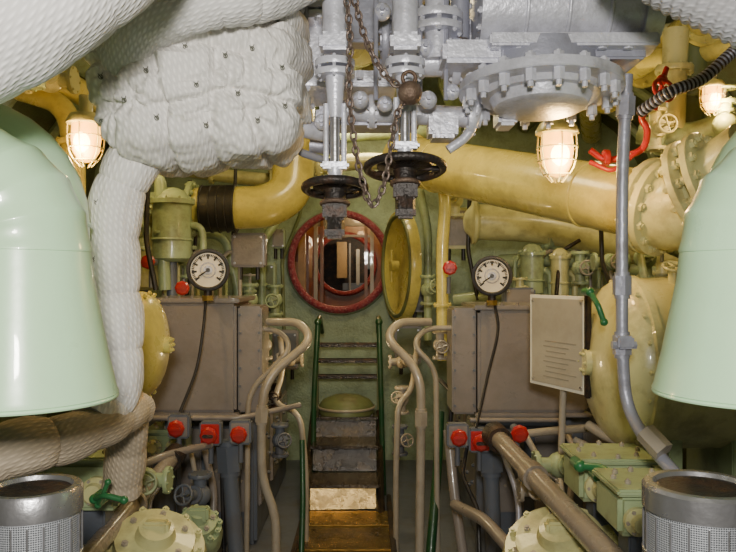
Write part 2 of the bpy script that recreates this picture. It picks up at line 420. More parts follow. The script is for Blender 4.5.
# ------------------------------------------------------------ overhead silver exhaust valve assembly
b=B('exhaust_valve_assembly'); d=2.25; l=lambda n:L(n,d)
b.cyl(S(483,8,d),S(640,8,d),l(42),SILV,seg=48); b.cyl(S(476,8,d),S(490,8,d),l(47),SILV,seg=48); b.cyl(S(632,8,d),S(650,8,d),l(47),SILV,seg=48)
for x in (520,560,600): b.torus(S(x,8,d),X,l(42),l(2),SILV)
b.bolts(S(476,8,d),-X,l(41),16,l(3.2),l(4),SILV)
for px in (495,520,548,575,602,628): b.cyl(S(px,40,d-.14),S(px,49,d-.14),l(4.5),SILV,seg=6)
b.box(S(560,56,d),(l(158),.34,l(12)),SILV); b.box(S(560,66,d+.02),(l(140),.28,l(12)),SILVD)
b.box(S(470,60,d-.02),(l(60),.2,l(22)),SILV,bev=.012)
FA=V(0,-.08,-1).normalized(); c=S(540,90,d)
b.lathe(c,FA,[(-l(14),l(60)),(-l(6),l(66)),(-l(6),l(80)),(l(3),l(81)),(l(4),l(80)),(l(4),l(62)),(l(9),l(58)),(l(9),l(50)),(l(18),l(46)),(l(20),l(42))],SILV,64)
b.bolts(c+FA*l(4),FA,l(72),18,l(5.5),l(16),SILV); b.bolts(c-FA*l(6),-FA,l(72),18,l(5.5),l(7),SILV)
b.cyl(c-FA*l(6),c-FA*l(34),l(60),SILVD,seg=48)
b.cyl(S(410,62,d+.05),S(480,62,d+.05),l(15),SILV); b.flange(S(455,62,d+.05),X,l(24),l(8),SILV,10)
b.cyl(S(437,-20,d),S(437,60,d),l(12),SILV); b.flange(S(437,18,d),Z,l(26),l(8),SILV,8); b.flange(S(437,30,d),Z,l(26),l(7),SILV,8)
b.cyl(S(460,-30,d+.08),S(460,40,d+.08),l(10),SILVD)
b.cyl(S(380,40,d+.18),S(500,40,d+.18),l(22),SILVD); b.flange(S(385,40,d+.18),X,l(32),l(8),SILVD,10)
b.box(S(310,60,d+.15),(l(44),.22,l(34)),SILV,bev=.015); b.flange(S(310,92,d+.05),FA,l(34),l(10),SILV,8)
b.flange(S(316,80,d+.1),Z,l(28),l(8),SILV,8); b.cyl(S(316,-20,d+.1),S(316,100,d+.1),l(15),SILV)
b.flange(S(318,22,d+.05),Z,l(26),l(8),SILV,8); b.flange(S(318,12,d+.05),Z,l(26),l(7),SILV,8)
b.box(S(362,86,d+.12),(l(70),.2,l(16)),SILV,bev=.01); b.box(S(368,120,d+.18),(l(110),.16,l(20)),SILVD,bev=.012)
b.cyl(S(330,110,d+.1),S(480,118,d+.14),l(11),SILV); b.flange(S(372,112,d+.1),X,l(18),l(6),SILV,8); b.flange(S(470,118,d+.12),X,l(20),l(7),SILV,8)
b.cyl(S(300,128,d),S(330,134,d+.05),l(9),SILV); b.ball(S(296,128,d-.01),l(8),GREEN,sq=.8)
b.cyl(S(310,145,d+.1),S(345,148,d+.1),l(8),SILVD)
b.box(S(442,128,d+.1),(l(30),.12,l(26)),SILV,bev=.012); b.bolts(S(442,128,d+.04),-Y,l(9),6,l(3),l(4),SILV)
b.box(S(505,118,d+.16),(l(20),.12,l(22)),SILV,bev=.01)
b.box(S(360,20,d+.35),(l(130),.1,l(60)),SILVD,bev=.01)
for px,py in ((300,44),(322,44),(345,78),(360,78),(378,78),(455,50),(470,50),(486,50)): b.cyl(S(px,py,d-.02),S(px,py-7,d-.02),l(4),SILV,seg=6)
b.tube([S(296,70,d-.02),S(286,110,d-.02),S(292,150,d),S(330,162,d+.1)],l(4),SILVD,.06)
b.tube([S(480,100,d+.1),S(470,135,d+.1),S(448,150,d+.1)],l(5),SILV,.06)
for px,py,rr in ((300,112,9),(322,122,8),(360,100,9),(385,104,8),(428,100,9),(452,92,8),(425,48,9),(382,12,9),(300,10,8)):
    q=S(px,py,d-.02); b.ball(q,l(rr),SILV); b.bolts(q-Y*l(rr*.7),-Y,l(rr*.5),4,l(1.8),l(3),SILVD); b.cyl(q-Y*l(rr),q-Y*l(rr+4),l(2.6),SILVD,seg=6)
for px in (306,376,420,446): b.cyl(S(px,-10,d-.03),S(px,100,d-.03),l(2.4),SILVD,seg=8)
b.done()
def spindle(px,y0,ybon,ywh,R,d):
    b=B('exhaust_valve_spindle'); l=lambda n:L(n,d); ax=V(0,-.17,-1).normalized()
    b.cyl(S(px,-10,d),S(px,40,d),l(13),SILV); b.box(S(px,44,d),(l(30),l(30),l(18)),SILV,bev=.01)
    b.flange(S(px,64,d),Z,l(20),l(7),SILV,6); b.flange(S(px,74,d),Z,l(20),l(6),SILV,6)
    b.cyl(S(px,74,d),S(px,ybon,d),l(10),SILV,r2=l(7))
    for sx in (-9,9): b.cyl(S(px+sx,ybon-14,d),S(px+sx,ywh-22,d),l(2.8),SILV)
    b.cyl(S(px,ybon,d),S(px,ywh,d),l(5),STEEL)
    b.box(S(px,ywh-22,d),(l(28),l(18),l(7)),SILV); b.cyl(S(px,ywh-20,d),S(px,ywh-4,d),l(8),SILV,r2=l(6))
    c=S(px,ywh,d)
    b.wheel(c,ax,l(R),l(4.2),DARK,5); b.lathe(c,ax,[(-l(6),l(10)),(-l(4),l(R*.74)),(l(0),l(R*.74)),(l(3),l(12)),(l(8),l(10))],DARK,32)
    b.cyl(c,c+ax*l(14),l(11),DARK); b.box(c+ax*l(24),(l(24),l(20),l(18)),DARK,bev=.008); b.cyl(c+ax*l(30),c+ax*l(44),l(10),DARK,seg=8); b.box(c+ax*l(46),(l(20),l(18),l(12)),DARK,bev=.008)
    b.torus(c+ax*l(16),ax,l(13),l(2.5),RUST)
    b.done()
spindle(335,0,118,188,30,2.05); spindle(405,0,112,168,38,2.05)
b=B('hoist_chain'); dd=1.93
def chain(pts,ln=.026):
    P=cr(pts,30); last=P[0]; i=0
    for p in P[1:]:
        if (p-last).length>=ln*.72:
            t=(p-last).normalized(); mid=(p+last)/2; u,w=frame(t)
            q=(u if i%2 else w); q=(q+ (w if i%2 else u)*.35).normalized()
            side=t.cross(q)
            pts_=[]
            for k_ in range(14):
                a=2*math.pi*k_/14; pts_.append(mid+t*(ln*.5*math.cos(a))+side*(ln*.30*math.sin(a)))
            pts_.append(pts_[0]); b.sweep(pts_,.0034,CHAIN,6,cap=False)
            last=p; i+=1
chain([S(346,-10,dd),S(350,40,dd),S(349,90,dd),S(354,140,dd),S(362,180,dd),S(372,206,dd),S(384,184,dd),S(392,140,dd),S(398,112,dd),S(409,94,dd)])
chain([S(352,-10,dd),S(366,40,dd),S(385,75,dd),S(409,92,dd)])
b.ball(S(410,93,dd),.032,RUST); b.torus(S(409,78,dd),Y,.017,.005,RUST)
b.done()

# ------------------------------------------------------------ big cream pipe
b=B('cooling_water_pipe'); a=S(405,160,4.4); e_=S(655,207,3.05); ax=(e_-a).normalized()
b.cyl(a,e_,.145,CREAM,seg=48); b.flange(e_-ax*.02,ax,.20,.035,CREAM2,14); b.flange(e_+ax*.03,ax,.20,.035,CREAM2,14)
b.lathe(a+ax*.02,ax,[(-.04,.16),(0,.165),(.03,.165),(.04,.15)],CREAM,40)
for t in (.18,.8): b.torus(a.lerp(e_,t),ax,.146,.006,CREAM)
f_=S(690,190,2.9); g=S(760,160,2.7)
b.sweep(bend([e_,e_+ax*.12,g],.1),.165,CREAM2,40)
b.flange(S(695,190,2.88),(g-f_),.205,.03,CREAM2,14); b.flange(S(712,182,2.84),(g-f_),.205,.03,CREAM2,14)
b.done()
b=B('cooling_water_pipe'); 
b.tube([S(478,222,4.9),S(545,224,4.8),S(620,240,4.5),S(690,262,4.2)],.12,CREAM2,seg=28)
b.lathe(S(478,222,4.9),-X,[(0,.125),(.02,.15),(.04,.15),(.05,.11),(.09,.06),(.10,.001)],CREAM2,32)
b.flange(S(548,226,4.8),X,.16,.03,PALEG,10); b.done()
b=B('cooling_water_pipe')
b.sweep(bend([S(196,209,4.5),S(268,207,4.5),S(292,192,4.55),S(294,150,4.6),S(294,90,4.6)],.22),.13,CREAM,36)
b.cyl(S(202,209,4.5),S(236,208,4.5),.142,BLACK,seg=36)
for x in (203,212,220,228,236): b.torus(S(x,209,4.5),X,.142,.006,BLACK)
b.cyl(S(150,209,4.5),S(203,209,4.5),.105,PALEG); b.flange(S(192,209,4.5),X,.17,.03,PALEG,10); b.done()

# ------------------------------------------------------------ bulkhead lamps
def lamp(px,py,r,d,ax=-Z,en=9,base=CREAM2):
    b=B('caged_bulkhead_lamp'); c=S(px,py,d); R=L(r,d); a=ax.normalized()
    b.lathe(c-a*R*1.5,a,[(0,R*.9),(R*.4,R*1.12),(R*.55,R*1.12),(R*.6,R*.95)],base,32)
    b.lathe(c-a*R*.9,a,[(0,R*.8),(R*.9,R*.85),(R*1.6,R*.75),(R*2.1,R*.45),(R*2.25,.001)],WARM,28)
    b.ball(c-Y*R*.5+a*R*.2,R*.52,WARM2,sq=1.3)
    u,w=frame(a)
    for i in range(6):
        q=2*math.pi*i/6; dr=u*math.cos(q)+w*math.sin(q)
        b.sweep(cr([c-a*R*.9+dr*R*1.02,c+dr*R*1.04,c+a*R*.9+dr*R*.85,c+a*R*1.6+dr*R*.3],6),R*.045,base,6)
    for t,rr in ((-.2,1.05),(.5,1.0),(1.2,.68)): b.torus(c+a*R*t,a,R*rr,R*.045,base,28,6)
    b.cyl(c-a*R*1.5,c-a*R*2.6,R*.4,base)
    o=b.done()
    ld=bpy.data.lights.new('lamp_glow','POINT'); ld.energy=en; ld.color=(1,.62,.22); ld.shadow_soft_size=R*.6
    lo=bpy.data.objects.new('lamp_glow',ld); bpy.context.collection.objects.link(lo)
    lo.parent=o; lo.location=(c-Y*R*1.7+a*R)-o.location
lamp(557,152,19,2.9,en=11); lamp(86,140,17,3.0,en=14); lamp(712,98,11,3.3,en=10)

# ------------------------------------------------------------ gauges
def gauge(px,py,r,d):
    b=B('pressure_gauge'); c=S(px,py,d); R=L(r,d); n=V(-c.x*.25,-1,0).normalized()
    b.lathe(c-n*.05,n,[(0,R*.8),(.005,R*.96),(.05,R),(.066,R),(.068,R*.9),(.052,R*.82)],BLACK,48,cap=False)
    b.lathe(c+n*.004,n,[(0,R*.88),(.001,R*.87),(.001,.001)],DIAL,48)
    u,w=frame(n)
    for i in range(41):
        a=math.radians(-40+260*i/40); dr=u*math.cos(a)+w*math.sin(a); big=i%5==0
        b.cyl(c+n*.007+dr*R*(.54 if big else .66),c+n*.007+dr*R*.78,R*(.045 if big else .022),BLACK,seg=4)
    b.torus(c+n*.006,n,R*.36,R*.03,TAN,32,6)
    b.cyl(c+n*.005,c+n*.010,R*.22,TAN); a=math.radians(215); dr=u*math.cos(a)+w*math.sin(a); b.cyl(c+n*.011-dr*R*.1,c+n*.011+dr*R*.55,R*.04,BLACK,seg=6)
    b.cyl(c+n*.008,c+n*.014,R*.11,BLACK)
    b.cyl(c-Z*R*.95-n*.02,c-Z*R*1.45-n*.02,R*.2,DARK); b.cyl(c-Z*R*1.25-n*.02,c-Z*R*1.5-n*.02,R*.3,BRASS,seg=6)
    b.torus(c-n*.02,n,R*1.01,R*.04,DARK,40,6)
    b.done()
gauge(208,270,20.5,3.55); gauge(492,276,19.5,3.55)
b=B('gauge_capillary_line')
b.sweep(cr([S(206,296,3.6),S(203,330,3.55),S(196,370,3.5),S(180,412,3.4)],10),.007,BLACK,8); b.done()
b=B('gauge_capillary_line')
b.sweep(cr([S(494,300,3.6),S(498,330,3.55),S(488,375,3.5),S(476,428,3.4)],10),.007,BLACK,8); b.done()

# ------------------------------------------------------------ grey control cabinets
def cab(x0,x1,y0,y1,d,dep,extra):
    b=B('engine_control_cabinet'); p0=S(x0,y0,d);p1=S(x1,y1,d)
    c=(p0+p1)/2+Y*dep/2
    b.box(c,(abs(p1.x-p0.x),dep,abs(p0.z-p1.z)),GREY,bev=.015)
    b.box(V(c.x,c.y,p0.z+.012),(abs(p1.x-p0.x)+.04,dep+.04,.024),GREY,bev=.006)
    b.box(V(c.x,c.y,p1.z-.01),(abs(p1.x-p0.x)+.03,dep+.03,.02),GREY,bev=.005)
    n=7
    for i in range(n):
        x=p0.x+(p1.x-p0.x)*(i+.5)/n; b.cyl(V(x,d-.008,p0.z+.024),V(x,d-.008,p0.z+.036),.008,GREY,seg=6)
    q0=S(extra[0],extra[2],d+.03);q1=S(extra[1],extra[3],d+.03); cc=(q0+q1)/2+Y*.12
    b.box(cc,(abs(q1.x-q0.x),.26,abs(q0.z-q1.z)),GREY,bev=.01)
    for i in range(6): 
        for x in (q0.x,q1.x):
            xx=cc.x+(x-cc.x)*.8; z=q1.z+(q0.z-q1.z)*(i+.5)/6; b.cyl(V(xx,cc.y-.13,z),V(xx,cc.y-.145,z),.007,GREYB,seg=6)
    for x in (p0.x+.05,p1.x-.05): b.box(V(x,c.y,p1.z/2),(.05,.08,p1.z),GREYB)
    b.done()
cab(148,236,303,413,3.7,.5,(238,262,306,412)); cab(478,588,310,413,3.7,.5,(452,476,308,414))

# ------------------------------------------------------------ diesel engines flanking the walkway
def engine(sx,x_in,x_out):
    b=B('diesel_engine'); xi=sx*x_in; xo=sx*x_out; cx=(xi+xo)/2; w=abs(xo-xi)
    b.box(V(cx,4.85,.38),(w,1.5,.76),GREYB,bev=.02)
    b.box(V(cx,4.9,.80),(w*.92,1.4,.08),GREY,bev=.01)
    for i in range(3):
        b.box(V(xi-sx*.0,4.35+i*.5,.42),(.03,.36,.45),GREY,bev=.01)
        b.bolts(V(xi-sx*.015,4.35+i*.5,.42),-X*sx,.15,8,.012,.015,GREYB)
    for i in range(3):
        b.box(V(xi+sx*(.14+i*.27),4.09,.42),(.21,.03,.46),GREY,bev=.01)
        b.bolts(V(xi+sx*(.14+i*.27),4.075,.42),-Y,.08,8,.009,.012,BEIGE)
    for i in range(4):
        c=V(cx+sx*.05,4.35+i*.36,.84)
        b.lathe(c,Z,[(0,.15),(.10,.15),(.12,.12),(.2,.11),(.22,.06),(.26,.05)],PALEG,24); b.bolts(c+Z*.1,Z,.13,8,.012,.02,BEIGE)
    b.done()
engine(-1,.62,1.6); engine(1,.62,1.6)

# ------------------------------------------------------------ tanks (transverse, domed)
def tank(px,py,r,d,side,mat):
    b=B('lubricating_oil_tank'); c=S(px,py,d); R=L(r,d)
    prof=[(0,.001)]+[(R*.42*(1-math.cos(t*math.pi/16)),R*math.sin(t*math.pi/16)) for t in range(1,9)]+[(R*.44,R*1.03),(R*.52,R*1.03),(R*.52,R),(R*1.6,R),(R*1.6,R*1.03),(R*1.66,R*1.03),(R*1.66,R),(R*3.2,R)]
    b.lathe(c,X*side,prof,mat,56)
    n=c+X*side*R*.48; b.bolts(n+V(side*-.03,0,0),-X*side,R*1.0,20,.010,.012,mat)
    b.cyl(c-X*side*.02,c+X*side*.05,R*.16,mat); b.bolts(c-X*side*.02,-X*side,R*.11,6,.008,.01,mat)
    for t in (.8,1.5): 
        q=c+X*side*R*t; b.box(V(q.x,q.y,q.z-R*.9-.03),(.05,R*1.2,.3),PALEG); b.box(V(q.x,q.y,(q.z-R-.15)/2),(.06,.12,q.z-R-.15),PALEG)
    q=c+X*side*R*.9+V(0,-R*.3,R*.95); b.cyl(q-Z*.03,q+Z*.05,.022,mat); b.wheel(q+Z*.06,V(0,-.5,1),.04,.006,mat,4)
    b.done()
tank(588,362,84,2.9,1,CREAM2); tank(166,345,52,2.9,-1,CREAM)

# ------------------------------------------------------------ sign panel
b=B('information_board'); 
P=[S(532,297,3.25),S(588,300,2.9),S(586,397,2.9),S(530,376,3.25)]
P[1].z=P[0].z
cx=(P[0]+P[1]+P[2]+P[3])/4; ux=(P[1]-P[0]); ux.z=0; wd=ux.length; ux.normalize(); nn=ux.cross(Z).normalized(); 
if nn.y>0: nn=-nn
hgt=.39; rot=Matrix((ux,-nn,Z)).transposed()
b.box(cx,(wd,.012,hgt),SIGNW,rot,bev=.002); b.box(cx+nn*.007,(wd*.9,.004,hgt*.93),SIGN,rot,bev=.001)
for i in range(8):
    b.box(cx+nn*.0095-ux*(-.03+(.03 if i%3 else 0))-Z*(hgt*(-.0+.055*i)),(wd*(.55-.1*(i%3)),.001,.004),SIGNL,rot,bev=0)
b.box(cx+ux*(wd/2+.008)+nn*.002,(.018,.03,hgt+.02),DARK,rot); 
for s_ in (-1,1): 
    for t_ in (-1,1): b.cyl(cx+ux*wd*.43*s_+Z*hgt*.43*t_+nn*.006,cx+ux*wd*.43*s_+Z*hgt*.43*t_+nn*.012,.006,STEEL,seg=10)
b.cyl(cx-nn*.03-Z*hgt*.5,V(cx.x,cx.y+.03,0.0),.014,BEIGE); b.cyl(cx-nn*.03-Z*hgt*.5,cx-nn*.03+Z*hgt*.3,.014,BEIGE)
b.done()

# ------------------------------------------------------------ specific pipework
def pipe(name,pts,r,mat,br=None,fit=(),seg=12):
    b=B(name); P=[S(*p) for p in pts]; b.tube(P,r,mat,br,seg)
    for (i,t) in fit:
        q=P[i].lerp(P[i+1],t); ax=(P[i+1]-P[i]).normalized()
        b.cyl(q-ax*r*1.6,q+ax*r*1.6,r*1.55,mat,seg=6); b.cyl(q-ax*r*2.2,q+ax*r*2.2,r*1.25,mat,seg=14)
    return b.done()
pipe('silver_drain_pipe',[(627,75,2.3),(622,180,2.3),(622,350,2.3),(626,405,2.3),(645,440,2.2),(690,490,2.0)],L(6,2.3),SILVD,.12,[(1,.62),(1,.97),(0,.3)])
b=B('pipe_union_block'); b.box(S(624,342,2.28),(.05,.05,.04),SILVD); b.cyl(S(612,345,2.28),S(636,345,2.28),.013,SILVD,seg=6); b.cyl(S(645,432,2.15),S(664,452,2.1),.032,BEIGE,seg=6); b.done()
OP='lubricating_oil_pipe'
pipe(OP,[(268,322,3.8),(300,322,3.7),(312,340,3.6),(264,380,3.5),(261,430,3.5),(262,480,3.5),(276,515,3.5),(276,600,3.5)],L(4.3,3.6),BEIGE,.12,[(3,.7)])
pipe(OP,[(430,322,3.8),(398,322,3.7),(386,338,3.6),(421,372,3.5),(421,430,3.5),(419,600,3.5)],L(4.3,3.6),BEIGE,.12,[(3,.8)])
pipe(OP,[(460,328,3.8),(425,328,3.8),(412,345,3.7),(436,368,3.7),(438,600,3.7)],L(2.8,3.6),BEIGE,.1)
pipe(OP,[(245,328,3.8),(280,330,3.8),(292,348,3.7),(248,392,3.7),(246,600,3.7)],L(2.8,3.6),BEIGE,.1)
pipe(OP,[(228,440,3.5),(232,500,3.5),(240,600,3.5)],L(8,3.5),GREYB,.1,[(0,.3)])
pipe(OP,[(490,440,3.5),(492,500,3.5),(496,600,3.5)],L(8,3.5),GREYB,.1,[(0,.3)])
pipe(OP,[(448,430,3.6),(455,500,3.5),(470,600,3.4)],L(5,3.5),GREY,.1)
pipe(OP,[(478,440,3.45),(540,432,3.3),(588,428,3.1)],L(4,3.3),BEIGE,.1)
pipe(OP,[(502,450,3.4),(520,500,3.3),(515,580,3.2)],L(3,3.3),SILVD,.1)
pipe(OP,[(130,470,2.9),(165,455,3.1),(210,445,3.4)],L(4,3.2),GREY,.1)
pipe(OP,[(280,336,4.2),(284,372,4.2),(272,404,4.1),(300,412,4.0),(306,470,4.0),(306,560,4.0)],L(3,3.9),BEIGE,.1)
pipe(OP,[(418,340,4.2),(412,390,4.1),(398,404,4.0),(396,470,4.0),(396,560,4.0)],L(3,3.9),BEIGE,.1)
for pts,r,m in (([(190,445,3.6),(196,480,3.6),(188,560,3.5)],.012,BEIGE),([(205,450,3.7),(214,490,3.7),(212,570,3.6)],.018,GREY),([(170,470,3.4),(150,500,3.2),(146,560,3.0)],.010,SILVD),
    ([(236,450,3.6),(222,474,3.5),(224,560,3.5)],.010,BLACK),([(526,436,3.3),(545,470,3.2),(560,480,3.1),(566,520,3.0)],.014,BEIGE),([(468,440,3.5),(462,475,3.4),(478,510,3.3),(480,570,3.2)],.010,BLACK),
    ([(560,420,3.6),(575,450,3.5),(570,500,3.4)],.016,GREY),([(588,425,3.0),(612,440,2.9),(640,445,2.8)],.020,BEIGE),([(575,440,3.1),(600,452,3.0),(632,470,2.7)],.014,BEIGE),([(440,380,4.0),(452,392,3.9),(450,430,3.9)],.012,BLACK),([(150,418,3.6),(240,418,3.6),(300,405,3.8)],.014,GREY),([(470,420,3.6),(560,420,3.6)],.012,GREY),
    ([(600,190,3.9),(602,262,3.9),(612,290,3.8)],.012,BLACK),([(640,255,3.6),(646,290,3.5)],.02,PALEG),([(148,180,3.9),(146,240,3.9),(156,290,3.9)],.014,BLACK),([(236,160,5.0),(232,260,5.0),(240,300,5.0)],.012,BLACK),([(306,170,5.6),(300,215,5.7),(282,260,5.8),(284,330,5.8)],.014,OLIVE),
    ([(470,180,4.9),(468,250,4.9),(478,300,4.9)],.014,BLACK),([(580,240,4.5),(560,252,4.5),(556,300,4.4)],.012,DARK),([(190,180,4.7),(196,240,4.7),(186,300,4.6)],.012,DARK)):
    pipe('service_conduit',pts,r,m)
b=B('starting_air_pipe'); a1=S(174,456,3.2);a2=S(72,575,2.2); ax=(a2-a1).normalized()
b.cyl(a1,a2,L(9,2.7),TAN,seg=24); b.cyl(a1-ax*.03,a1+ax*.06,L(12,2.9),DARK,seg=24); b.flange(a1.lerp(a2,.5),ax,.055,.02,TAN,6); b.done()
b=B('starting_air_pipe'); a1=S(496,436,3.2);a2=S(632,580,2.0); ax=(a2-a1).normalized()
b.cyl(a1,a2,L(11,2.6),TAN,seg=24); b.cyl(a1-ax*.03,a1+ax*.06,L(14,2.9),DARK,seg=24); b.cyl(a1.lerp(a2,.35),a1.lerp(a2,.40),L(14,2.6),TAN,seg=24); b.done()
pipe('starting_air_pipe',[(455,505,3.3),(485,520,2.9),(520,560,2.5)],L(6,3),GREY,.1)
for pts in ([(318,322,5.0),(314,395,5.0),(313,470,5.0),(312,489,5.05)],[(379,322,5.0),(381,395,5.0),(383,470,5.0),(384,489,5.05)]):
    b=B('stair_handrail'); P=[S(*p) for p in pts]; P[-1].z=0.0
    b.tube(P,.018,DGREEN,.08); b.tube([P[0],P[0]+V(0,.15,.03),P[0]+V(0,.45,-.1)],.018,DGREEN,.08); b.ball(P[0],.026,DGREEN); b.done()
pipe('walkway_handrail',[(440,412,3.9),(438,460,3.8),(430,560,3.6),(428,610,3.6)],.024,DGREEN)
pipe('walkway_handrail',[(302,440,3.9),(303,500,3.8),(300,600,3.6)],.014,DGREEN)
# ladder and stair below the hatch
b=B('hatch_stair')
xc=S(346,0,5.2).x
rk=Matrix.Rotation(-math.radians(17),3,'X')
rk0=Matrix.Rotation(.066,3,'Z')@Matrix.Rotation(-math.radians(18.8),3,'X')  # kick plate angled so it mirrors the main area light as a bright spot
for i,(y,z) in enumerate([(4.55,.20),(4.85,.37),(5.12,.51)]):
    b.box(V(xc,y+.14,z),(.44,.30,.02),TREAD,bev=.004)
    b.box(V(xc,y-.01,z+.003),(.45,.018,.018),TREAD,bev=.004)
    if i==0: b.box(V(xc,y+.035,z-.085),(.41,.012,.13),KICK,rk0,bev=.003)
    else: b.box(V(xc,y+.03,z-.09),(.42,.012,.14),TREAD,rk,bev=.003)
    for q in range(5): b.box(V(xc-.18+q*.09,y+.14,z+.013),(.012,.22,.006),TREAD,bev=.002)
for sx in (-.235,.235): b.sweep([V(xc+sx,4.45,.02),V(xc+sx,5.3,.52)],.024,TREAD,8)
b.lathe(V(xc,5.3,.52),Z,[(0,.20),(.05,.20),(.09,.17),(.12,.10),(.13,.001)],OLIVE,32)
b.torus(V(xc,5.3,.56),Z,.20,.01,BEIGE)
for z in (.74,.86,.98): b.cyl(V(xc-.24,5.6,z),V(xc+.24,5.6,z),.015,DARK); b.box(V(xc,5.62,z-.01),(.46,.10,.018),TREAD)
for sx in (-.24,.24): b.box(V(xc+sx,5.6,.55),(.035,.08,1.1),OLIVE)
b.done()
b=B('walkway_tread_plates'); xw=S(345,0,4.0).x
for i,y in enumerate((2.9,3.28,3.66,4.04,4.38)):
    m=(BRASSF,TREAD,TREAD,BRASSF,KICK)[i]
    b.box(V(xw,y,.045),(.50,.36 if i<4 else .28,.03),m,bev=.006)
    b.box(V(xw,y-(.18 if i<4 else .14),.05),(.50,.014,.032),BRASS,bev=.002)
for sx in (-.26,.26): b.box(V(xw+sx,3.8,.04),(.03,2.0,.08),DARK)
b.done()

# ------------------------------------------------------------ switch boxes with red caps
def redbox(px,py,d,boxed=True):
    b=B('emergency_stop_box'); c=S(px,py,d)
    if boxed:
        b.box(c+Y*.03,(.10,.06,.11),GREYB,bev=.008); b.box(c,(.085,.01,.09),RED if boxed==2 else GREY,bev=.003)
    b.lathe(c,-Y,[(0,.02),(.02,.022),(.02,.036),(.03,.040),(.042,.040),(.05,.030),(.05,.001)],RED,8)
    b.box(c-Y*.055,(.05,.012,.016),DARK if boxed==2 else RED)
    b.cyl(c+Y*.02-Z*.05,c+Y*.02-Z*.14,.012,GREYB); b.cyl(c+Y*.0,c+Y*.09,.02,GREYB)
    b.done()
for t in ((178,427,3.4,1),(210,434,3.4,2),(240,433,3.4,1),(458,436,3.4,1),(480,441,3.4,2),(518,432,3.3,0),(150,262,4.0,0),(184,288,4.0,0),(449,268,4.0,0)): redbox(*t)

# ------------------------------------------------------------ valves
def valve(px,py,d,s=1,ax=-Y,mat=PALEG,wm=None,pipeax=X,name='globe_valve'):
    b=B(name); c=S(px,py,d); wm=wm or mat; a=ax.normalized(); p=pipeax.normalized()
    b.ball(c,.055*s,mat); b.cyl(c-p*.10*s,c+p*.10*s,.032*s,mat,seg=16); b.flange(c-p*.1*s,p,.06*s,.018*s,mat,6); b.flange(c+p*.1*s,p,.06*s,.018*s,mat,6)
    b.cyl(c,c+a*.11*s,.028*s,mat,seg=12); b.flange(c+a*.06*s,a,.045*s,.014*s,mat,6); b.cyl(c+a*.1*s,c+a*.17*s,.01*s,STEEL,seg=8)
    b.wheel(c+a*.165*s,a,.045*s,.007*s,wm,4)
    return b.done()
def lever(pts,r,mat=GREEN,name='green_valve_handle'):
    b=B(name); P=[S(*p) for p in pts]; b.tube(P,r,mat,r*2); b.ball(P[-1],r*1.4,mat); b.ball(P[0],r*1.6,mat); b.cyl(P[0],P[0]+Y*.06,r*1.4,mat); b.done()
lever([(94,499,2.2),(104,495,2.15),(124,500,2.15)],.009)
lever([(98,505,2.2),(104,492,2.15),(108,482,2.15)],.007)
lever([(580,466,2.4),(605,468,2.35),(612,482,2.3),(622,500,2.3)],.013)
lever([(598,478,2.4),(612,490,2.35),(628,486,2.3)],.010)
lever([(590,292,2.6),(598,305,2.55),(604,322,2.55)],.010)
def block(px,py,d,w,h,mat=PALEG):
    b=B('oil_filter_block'); c=S(px,py,d)
    b.box(c,(w,.22,h),mat,bev=.015); b.box(c+V(0,0,h/2+.01),(w*1.08,.25,.02),mat)
    for sx in (-1,1):
        q=c+V(sx*w*.25,-.11,-.01); b.lathe(q,-Y,[(0,w*.2),(.02,w*.2),(.03,w*.14),(.05,w*.12),(.05,.001)],CREAM2,20); b.bolts(q-Y*.02,-Y,w*.16,6,.007,.01,BEIGE)
    b.bolts(c+V(0,0,h/2+.02),Z,w*.4,8,.009,.015,BEIGE)
    b.box(V(c.x,c.y,(c.z-h/2)/2),(w*.5,.1,c.z-h/2),GREYB); b.done()
block(92,478,2.5,.24,.16); block(608,475,2.6,.26,.13); block(640,505,2.2,.2,.12)
block(170,440,4.0,.2,.12)
def cover(px,py,d,r,mat,ax):
    b=B('cylinder_head_cover'); c=S(px,py,d); ax=ax.normalized()
    b.lathe(c,ax,[(-.35,r*.85),(-.12,r*.85),(-.12,r*1.05),(-.07,r*1.08),(-.03,r*1.0),(-.03,r*.8),(.01,r*.78),(.02,r*.4),(.06,r*.34),(.07,.001)],mat,44)
    b.bolts(c-ax*.03,ax,r*.9,12,.014,.03,mat); b.bolts(c+ax*.01,ax,r*.6,6,.012,.02,BEIGE)
    b.box(c+ax*.05,(.09,.05,.06),mat,bev=.01)
    b.box(V((c-ax*.3).x,(c-ax*.3).y,(c.z-.3)/2),(r,r,max(.1,c.z-.3)),GREYB); b.done()
cover(155,540,2.5,.17,CREAM2,V(.25,-.5,1)); cover(560,540,2.5,.19,CREAM2,V(-.25,-.5,1))
cover(198,522,3.1,.10,PALEG,V(.2,-.6,1))

b=B('red_fire_line'); P=[S(*p) for p in ((590,150,3.1),(606,162,3.1),(645,150,3.0),(648,128,2.95),(640,118,2.95),(662,92,2.9))]
b.tube(P,.014,RED,.05); b.wheel(S(664,90,2.85),V(.3,-1,.3),.045,.008,RED,4); b.ball(S(662,80,2.88),.022,RED); b.tube([S(662,80,2.88),S(668,64,2.88),S(655,110,2.9)],.010,RED)
b.tube([S(642,148,3.0),S(612,172,3.0),S(590,162,3.05)],.010,RED); b.flange(S(606,158,3.08),X,.035,.02,RED,6); b.done()
b=B('coiled_cable'); P=cr([S(640,112,2.7),S(670,92,2.6),S(700,80,2.6),S(726,58,2.6),S(745,40,2.6)],30)
b.sweep(P,.015,DARK,10); 
for i in range(0,len(P)-1,2): b.torus(P[i],(P[i+1]-P[i]),.018,.004,SILVD if i%4 else DARK,14,6)
b.done()

